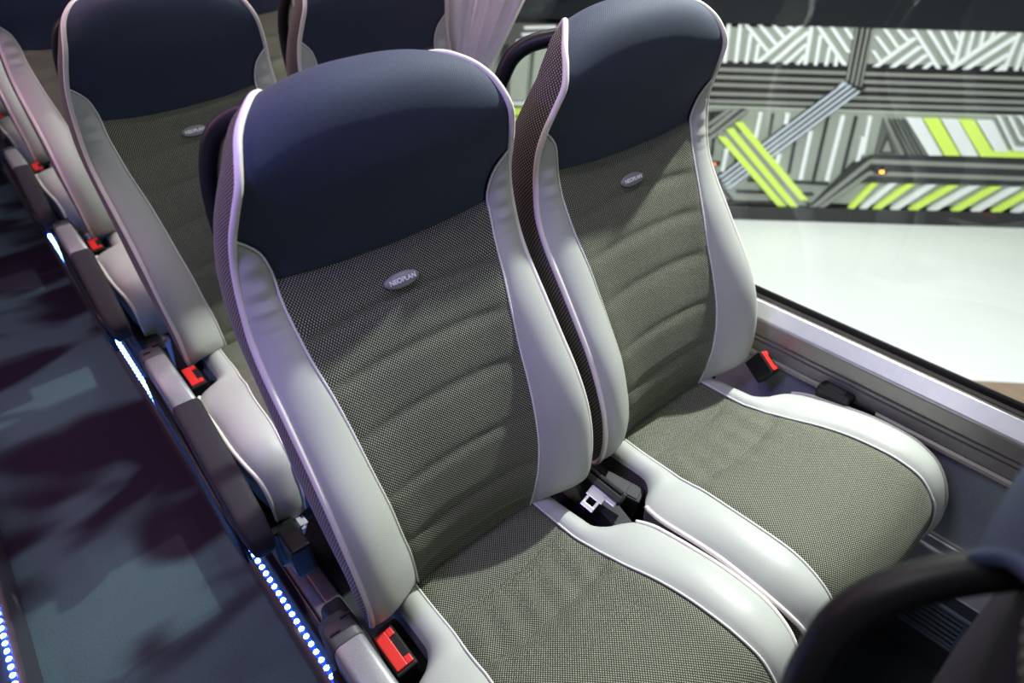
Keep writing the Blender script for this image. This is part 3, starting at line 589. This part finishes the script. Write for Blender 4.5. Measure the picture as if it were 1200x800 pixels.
LIV=[('black',(-1.069,0.161),(2.803,0.084),(2.964,-0.238),(-1.057,-0.147)),('grey',(-1.068,0.121),(-1.067,0.097),(2.849,-0.009),(2.838,0.013)),('grey',(-1.066,0.070),(-1.065,0.046),(2.877,-0.064),(2.866,-0.042)),('grey',(-1.063,0.016),(-1.062,-0.008),(2.902,-0.114),(2.891,-0.092)),('grey',(-1.061,-0.052),(-1.060,-0.077),(2.925,-0.160),(2.913,-0.138)),('grey',(-1.058,-0.109),(-1.057,-0.134),(2.947,-0.205),(2.936,-0.182)),('pale',(-1.957,-0.126),(-1.958,-0.140),(2.971,-0.253),(2.965,-0.240)),('white',(-0.202,0.385),(-0.174,0.385),(-0.166,0.131),(-0.194,0.131)),('white',(-0.125,0.385),(-0.099,0.385),(-0.091,0.131),(-0.117,0.131)),('white',(-0.046,0.320),(-0.022,0.320),(-0.021,0.127),(-0.046,0.127)),('white',(0.016,0.254),(0.040,0.254),(0.040,0.132),(0.016,0.132)),('white',(-0.094,0.381),(-0.061,0.381),(0.118,0.203),(0.085,0.204)),('white',(-0.001,0.376),(0.032,0.376),(0.164,0.249),(0.131,0.249)),('white',(0.092,0.372),(0.124,0.372),(0.211,0.290),(0.178,0.290)),('white',(0.187,0.367),(0.222,0.367),(0.261,0.339),(0.226,0.339)),('white',(0.264,0.367),(0.302,0.367),(0.065,0.132),(0.025,0.132)),('white',(0.340,0.366),(0.367,0.366),(0.378,0.119),(0.351,0.119)),('white',(0.326,0.334),(0.362,0.334),(0.159,0.127),(0.122,0.127)),('white',(0.329,0.253),(0.361,0.253),(0.244,0.123),(0.211,0.123)),('white',(0.336,0.187),(0.364,0.187),(0.327,0.121),(0.299,0.121)),('white',(0.379,0.366),(0.411,0.366),(0.643,0.116),(0.611,0.115)),('white',(0.467,0.362),(0.496,0.362),(0.647,0.199),(0.617,0.199)),('white',(0.555,0.357),(0.582,0.357),(0.649,0.285),(0.621,0.285)),('white',(0.412,0.310),(0.435,0.310),(0.445,0.115),(0.421,0.115)),('white',(0.487,0.236),(0.510,0.236),(0.514,0.113),(0.490,0.113)),('white',(0.546,0.178),(0.570,0.178),(0.577,0.111),(0.553,0.111)),('black',(0.632,0.365),(0.751,0.357),(0.778,-0.047),(0.653,0.009)),('grey',(0.638,0.357),(0.653,0.357),(0.673,0.013),(0.657,0.013)),('grey',(0.674,0.355),(0.688,0.355),(0.708,-0.002),(0.692,-0.002)),('grey',(0.708,0.354),(0.723,0.354),(0.741,-0.019),(0.725,-0.019)),('grey',(0.739,0.349),(0.751,0.349),(0.770,-0.033),(0.758,-0.033)),('white',(0.808,0.348),(0.835,0.348),(0.954,0.228),(0.926,0.228)),('white',(0.768,0.301),(0.796,0.301),(0.913,0.187),(0.884,0.187)),('white',(0.773,0.211),(0.798,0.211),(0.868,0.137),(0.842,0.137)),('white',(0.892,0.344),(0.922,0.344),(1.003,0.272),(0.973,0.272)),('white',(1.011,0.292),(1.049,0.292),(0.849,0.107),(0.810,0.107)),('white',(0.988,0.344),(1.018,0.343),(1.251,0.096),(1.220,0.096)),('white',(1.064,0.240),(1.100,0.239),(0.956,0.104),(0.920,0.103)),('white',(1.118,0.187),(1.151,0.187),(1.063,0.100),(1.030,0.099)),('white',(1.167,0.137),(1.197,0.137),(1.161,0.096),(1.131,0.096)),('white',(1.081,0.339),(1.111,0.339),(1.328,0.108),(1.297,0.108)),('white',(1.167,0.335),(1.194,0.335),(1.317,0.187),(1.290,0.187)),('white',(1.251,0.331),(1.277,0.331),(1.319,0.275),(1.293,0.275)),('white',(1.299,0.331),(1.324,0.330),(1.343,0.104),(1.318,0.104)),('white',(1.364,0.330),(1.385,0.330),(1.397,0.178),(1.375,0.178)),('white',(1.426,0.330),(1.447,0.330),(1.459,0.227),(1.438,0.227)),('white',(1.490,0.326),(1.511,0.326),(1.510,0.275),(1.488,0.275)),('white',(1.543,0.326),(1.582,0.325),(1.330,0.092),(1.290,0.092)),('white',(1.645,0.321),(1.668,0.321),(1.662,0.084),(1.638,0.084)),('white',(1.631,0.298),(1.669,0.298),(1.426,0.092),(1.388,0.092)),('white',(1.631,0.195),(1.667,0.195),(1.539,0.088),(1.503,0.088)),('white',(1.635,0.121),(1.670,0.122),(1.628,0.084),(1.593,0.084)),('white',(1.704,0.258),(1.727,0.258),(1.733,0.085),(1.710,0.085)),('white',(1.748,0.313),(1.771,0.313),(1.789,0.085),(1.765,0.085)),('white',(1.776,0.317),(1.802,0.317),(2.028,0.081),(2.001,0.081)),('white',(1.829,0.317),(1.856,0.317),(2.082,0.081),(2.055,0.081)),('black',(-0.242,-0.211),(0.008,-0.187),(0.033,-0.211),(-0.172,-0.411),(-0.214,-0.423)),('grey',(-0.066,-0.188),(-0.023,-0.187),(-0.210,-0.366),(-0.255,-0.367)),('grey',(-0.117,-0.188),(-0.078,-0.188),(-0.220,-0.310),(-0.260,-0.311)),('grey',(-0.000,-0.198),(0.041,-0.197),(-0.203,-0.423),(-0.246,-0.424)),('black',(0.204,-0.217),(0.221,-0.217),(0.224,-0.377),(0.207,-0.377)),('black',(0.586,-0.224),(0.605,-0.224),(0.612,-0.724),(0.592,-0.724)),('black',(0.777,-0.233),(0.796,-0.232),(0.805,-0.671),(0.786,-0.672)),('black',(0.395,-0.425),(0.415,-0.424),(0.421,-0.668),(0.401,-0.669)),('black',(-0.189,-0.400),(-0.169,-0.400),(-0.166,-0.538),(-0.186,-0.539)),('black',(0.117,-0.721),(0.120,-0.738),(0.718,-0.754),(0.714,-0.737)),('black',(0.043,-0.815),(0.046,-0.833),(0.628,-0.842),(0.624,-0.824)),('black',(-0.046,-0.907),(-0.043,-0.922),(0.467,-0.920),(0.464,-0.905)),('black',(-0.165,-0.694),(-0.145,-0.693),(0.072,-0.937),(0.052,-0.937)),('black',(0.002,-0.535),(0.018,-0.535),(0.009,-0.618),(-0.007,-0.618)),('white',(0.109,-0.213),(0.136,-0.213),(0.132,-0.401),(0.104,-0.401)),('white',(0.296,-0.216),(0.326,-0.216),(0.327,-0.292),(0.297,-0.293)),('white',(-0.090,-0.479),(-0.061,-0.478),(-0.067,-0.661),(-0.096,-0.662)),('white',(0.483,-0.340),(0.512,-0.339),(0.518,-0.714),(0.487,-0.715)),('white',(0.679,-0.228),(0.709,-0.228),(0.710,-0.721),(0.679,-0.722)),('white',(0.296,-0.518),(0.327,-0.517),(0.322,-0.593),(0.290,-0.594)),('white',(0.857,-0.384),(0.885,-0.383),(0.892,-0.576),(0.864,-0.576)),('white',(0.866,-0.232),(0.890,-0.231),(0.911,-0.506),(0.885,-0.507)),('black',(0.607,-0.027),(0.803,-0.026),(0.049,-0.752),(-0.173,-0.758)),('ice',(0.642,-0.000),(0.667,-0.000),(-0.083,-0.710),(-0.111,-0.711)),('ice',(0.676,-0.018),(0.701,-0.017),(-0.056,-0.740),(-0.084,-0.741)),('ice',(0.710,-0.035),(0.735,-0.034),(-0.031,-0.768),(-0.060,-0.768)),('ice',(0.745,-0.052),(0.770,-0.052),(-0.008,-0.798),(-0.036,-0.799)),('grey',(-0.172,-0.354),(0.027,-0.352),(0.598,-0.921),(0.392,-0.927)),('lime',(-0.156,-0.388),(-0.097,-0.387),(0.445,-0.938),(0.383,-0.940)),('lime',(-0.105,-0.333),(-0.046,-0.333),(0.534,-0.936),(0.473,-0.938)),('lime',(-0.050,-0.284),(0.008,-0.283),(0.594,-0.877),(0.534,-0.879)),('black',(0.851,-0.571),(0.963,-0.517),(2.888,-0.516),(2.983,-0.715),(0.932,-0.722),(0.696,-0.969),(0.621,-0.933)),('grey',(0.959,-0.540),(0.968,-0.574),(2.935,-0.614),(2.919,-0.581)),('grey',(0.973,-0.633),(0.981,-0.666),(2.974,-0.695),(2.959,-0.664)),('grey',(0.948,-0.549),(0.995,-0.548),(0.668,-0.932),(0.618,-0.933)),('grey',(0.962,-0.642),(1.009,-0.641),(0.715,-0.943),(0.665,-0.944)),('dgrey',(0.971,-0.241),(1.158,-0.508),(0.981,-0.505)),('black',(1.018,-0.338),(1.119,-0.497),(1.004,-0.493)),('grey',(1.038,-0.392),(1.088,-0.481),(1.026,-0.479)),('black',(1.009,-0.246),(1.017,-0.246),(1.214,-0.506),(1.204,-0.507)),('black',(1.039,-0.246),(1.048,-0.246),(1.248,-0.506),(1.239,-0.506)),('black',(1.068,-0.245),(1.078,-0.245),(1.283,-0.505),(1.274,-0.505)),('black',(1.098,-0.245),(1.107,-0.245),(1.318,-0.504),(1.308,-0.505)),('white',(1.121,-0.239),(1.226,-0.241),(1.443,-0.502),(1.352,-0.504)),('lime',(1.237,-0.243),(1.341,-0.242),(1.564,-0.502),(1.458,-0.502)),('white',(1.356,-0.244),(1.465,-0.246),(1.685,-0.503),(1.574,-0.502)),('lime',(1.470,-0.246),(1.574,-0.250),(1.766,-0.463),(2.869,-0.475),(2.889,-0.518),(1.701,-0.505)),('white',(1.588,-0.250),(1.696,-0.252),(1.872,-0.466),(1.782,-0.466)),('white',(1.705,-0.217),(1.730,-0.217),(1.916,-0.444),(1.890,-0.444)),('white',(1.890,-0.435),(1.899,-0.459),(2.292,-0.466),(2.282,-0.443)),('white',(1.778,-0.219),(1.803,-0.219),(1.928,-0.373),(1.903,-0.373)),('white',(1.909,-0.368),(1.917,-0.389),(2.263,-0.394),(2.254,-0.373)),('white',(1.846,-0.221),(1.871,-0.220),(1.933,-0.282),(1.908,-0.283)),('lime',(1.017,-0.725),(1.061,-0.724),(0.935,-0.948),(0.890,-0.949)),('white',(1.142,-0.726),(1.192,-0.725),(1.020,-0.948),(0.969,-0.950)),('lime',(1.267,-0.727),(1.321,-0.726),(1.121,-0.948),(1.066,-0.950)),('white',(1.413,-0.729),(1.470,-0.727),(1.248,-0.949),(1.189,-0.951)),('lime',(1.562,-0.730),(1.623,-0.729),(1.380,-0.949),(1.317,-0.951)),('white',(1.707,-0.731),(1.769,-0.730),(1.515,-0.950),(1.451,-0.952)),('lime',(1.857,-0.733),(1.917,-0.731),(1.680,-0.950),(1.618,-0.952)),('white',(1.995,-0.734),(2.055,-0.732),(1.818,-0.951),(1.755,-0.953)),('lime',(2.137,-0.735),(2.198,-0.734),(1.960,-0.951),(1.897,-0.953)),('white',(2.273,-0.736),(2.334,-0.735),(2.097,-0.952),(2.033,-0.954)),('lime',(2.413,-0.738),(2.474,-0.736),(2.237,-0.952),(2.173,-0.954)),('white',(2.552,-0.739),(2.614,-0.737),(2.372,-0.953),(2.307,-0.955)),('lime',(2.690,-0.740),(2.753,-0.738),(2.506,-0.953),(2.440,-0.955)),('white',(2.827,-0.741),(2.891,-0.740),(2.639,-0.953),(2.572,-0.956)),('dgrey',(-1.740,0.402),(-1.317,0.388),(-1.345,0.230),(-1.746,0.242)),('white',(-1.588,0.384),(-1.588,0.362),(-1.364,0.366),(-1.365,0.389)),('white',(-1.607,0.339),(-1.608,0.317),(-1.388,0.322),(-1.388,0.344)),('white',(-1.645,0.294),(-1.646,0.271),(-1.437,0.276),(-1.437,0.299)),('pale',(-1.684,0.242),(-1.548,0.242),(-1.593,-0.133),(-1.709,-0.134)),('pale',(-1.511,0.242),(-1.315,0.242),(-1.374,-0.131),(-1.554,-0.132)),('white',(-1.761,-0.140),(-1.763,-0.166),(-1.438,-0.169),(-1.438,-0.144)),('black',(-1.751,0.266),(-1.702,0.266),(-1.747,-0.109),(-1.806,-0.109)),('lime',(-1.961,-0.187),(-1.620,-0.197),(-1.634,-0.242),(-1.964,-0.232)),('lime',(-1.966,-0.265),(-1.635,-0.274),(-1.663,-0.327),(-1.969,-0.318)),('white',(-1.094,0.387),(-1.063,0.387),(-1.116,0.207),(-1.148,0.207)),('white',(-1.023,0.387),(-0.992,0.387),(-1.043,0.207),(-1.075,0.207)),('white',(-0.953,0.387),(-0.922,0.386),(-0.971,0.207),(-1.003,0.207)),('white',(-0.882,0.386),(-0.852,0.386),(-0.899,0.207),(-0.931,0.207)),('white',(-0.812,0.386),(-0.782,0.386),(-0.827,0.207),(-0.859,0.207)),('white',(-0.742,0.385),(-0.712,0.385),(-0.756,0.207),(-0.787,0.207)),('white',(-0.673,0.385),(-0.642,0.385),(-0.685,0.207),(-0.716,0.207)),('white',(-0.603,0.385),(-0.573,0.385),(-0.614,0.207),(-0.645,0.207)),('white',(-0.534,0.384),(-0.504,0.384),(-0.543,0.207),(-0.574,0.207)),('black',(-2.009,-0.945),(4.389,-0.920),(4.474,-1.058),(-2.015,-1.053)),]
byc = {}
for i, (c, pts) in enumerate([(l[0], l[1:]) for l in LIV]):
    V, Fc = byc.setdefault(c, ([], [])); d = .0015+.0003*i; n = len(pts); b = len(V)
    V += [bp_(s, z, d) for s, z in pts]+[bp_(s, z, 0) for s, z in pts]
    Fc.append(tuple(range(b, b+n))); Fc += [(b+k, b+n+k, b+n+(k+1) % n, b+(k+1) % n) for k in range(n)]
for c, (V, Fc) in byc.items():
    me = meshd(c, V, Fc, False); bm = bmesh.new(); bm.from_mesh(me); bmesh.ops.recalc_face_normals(bm, faces=bm.faces); bm.to_mesh(me); bm.free()
    o = link({'white': 'white_stripes', 'grey': 'grey_stripes', 'black': 'black_bands', 'lime': 'lime_stripes', 'pale': 'pale_lines', 'ice': 'silver_stripes', 'dgrey': 'dark_triangle'}[c], me, COL[c], bus)
for s, z, e in ((1.048, -.619, 30), (-.1575, -.584, 3)):
    m = rbox('l', -.045, .045, -.012, .012, -.018, .018, .008, 3); o = link('marker_lamp', m, BLACK, bus); o.location = bp_(s, z, .055); o.rotation_euler = (0, 0, math.atan2(dv.y, dv.x))
    m2 = rbox('l', -.014, .014, -.022, .002, -.009, .009, .006, 3); o2 = link('lens', m2, mat('amber_lens', (.9, .25, .03), .3, emit=(1, .25, .03), power=e*.3), o)
    o2.location = (0, -.003, 0)
for s in (-3.4, 3.9):
    tyre = tube('wheel', [bp_(s, G+.48, -.33), bp_(s, G+.48, -.02)], .47, 32); link('wheel', tyre, BLACK, bus)
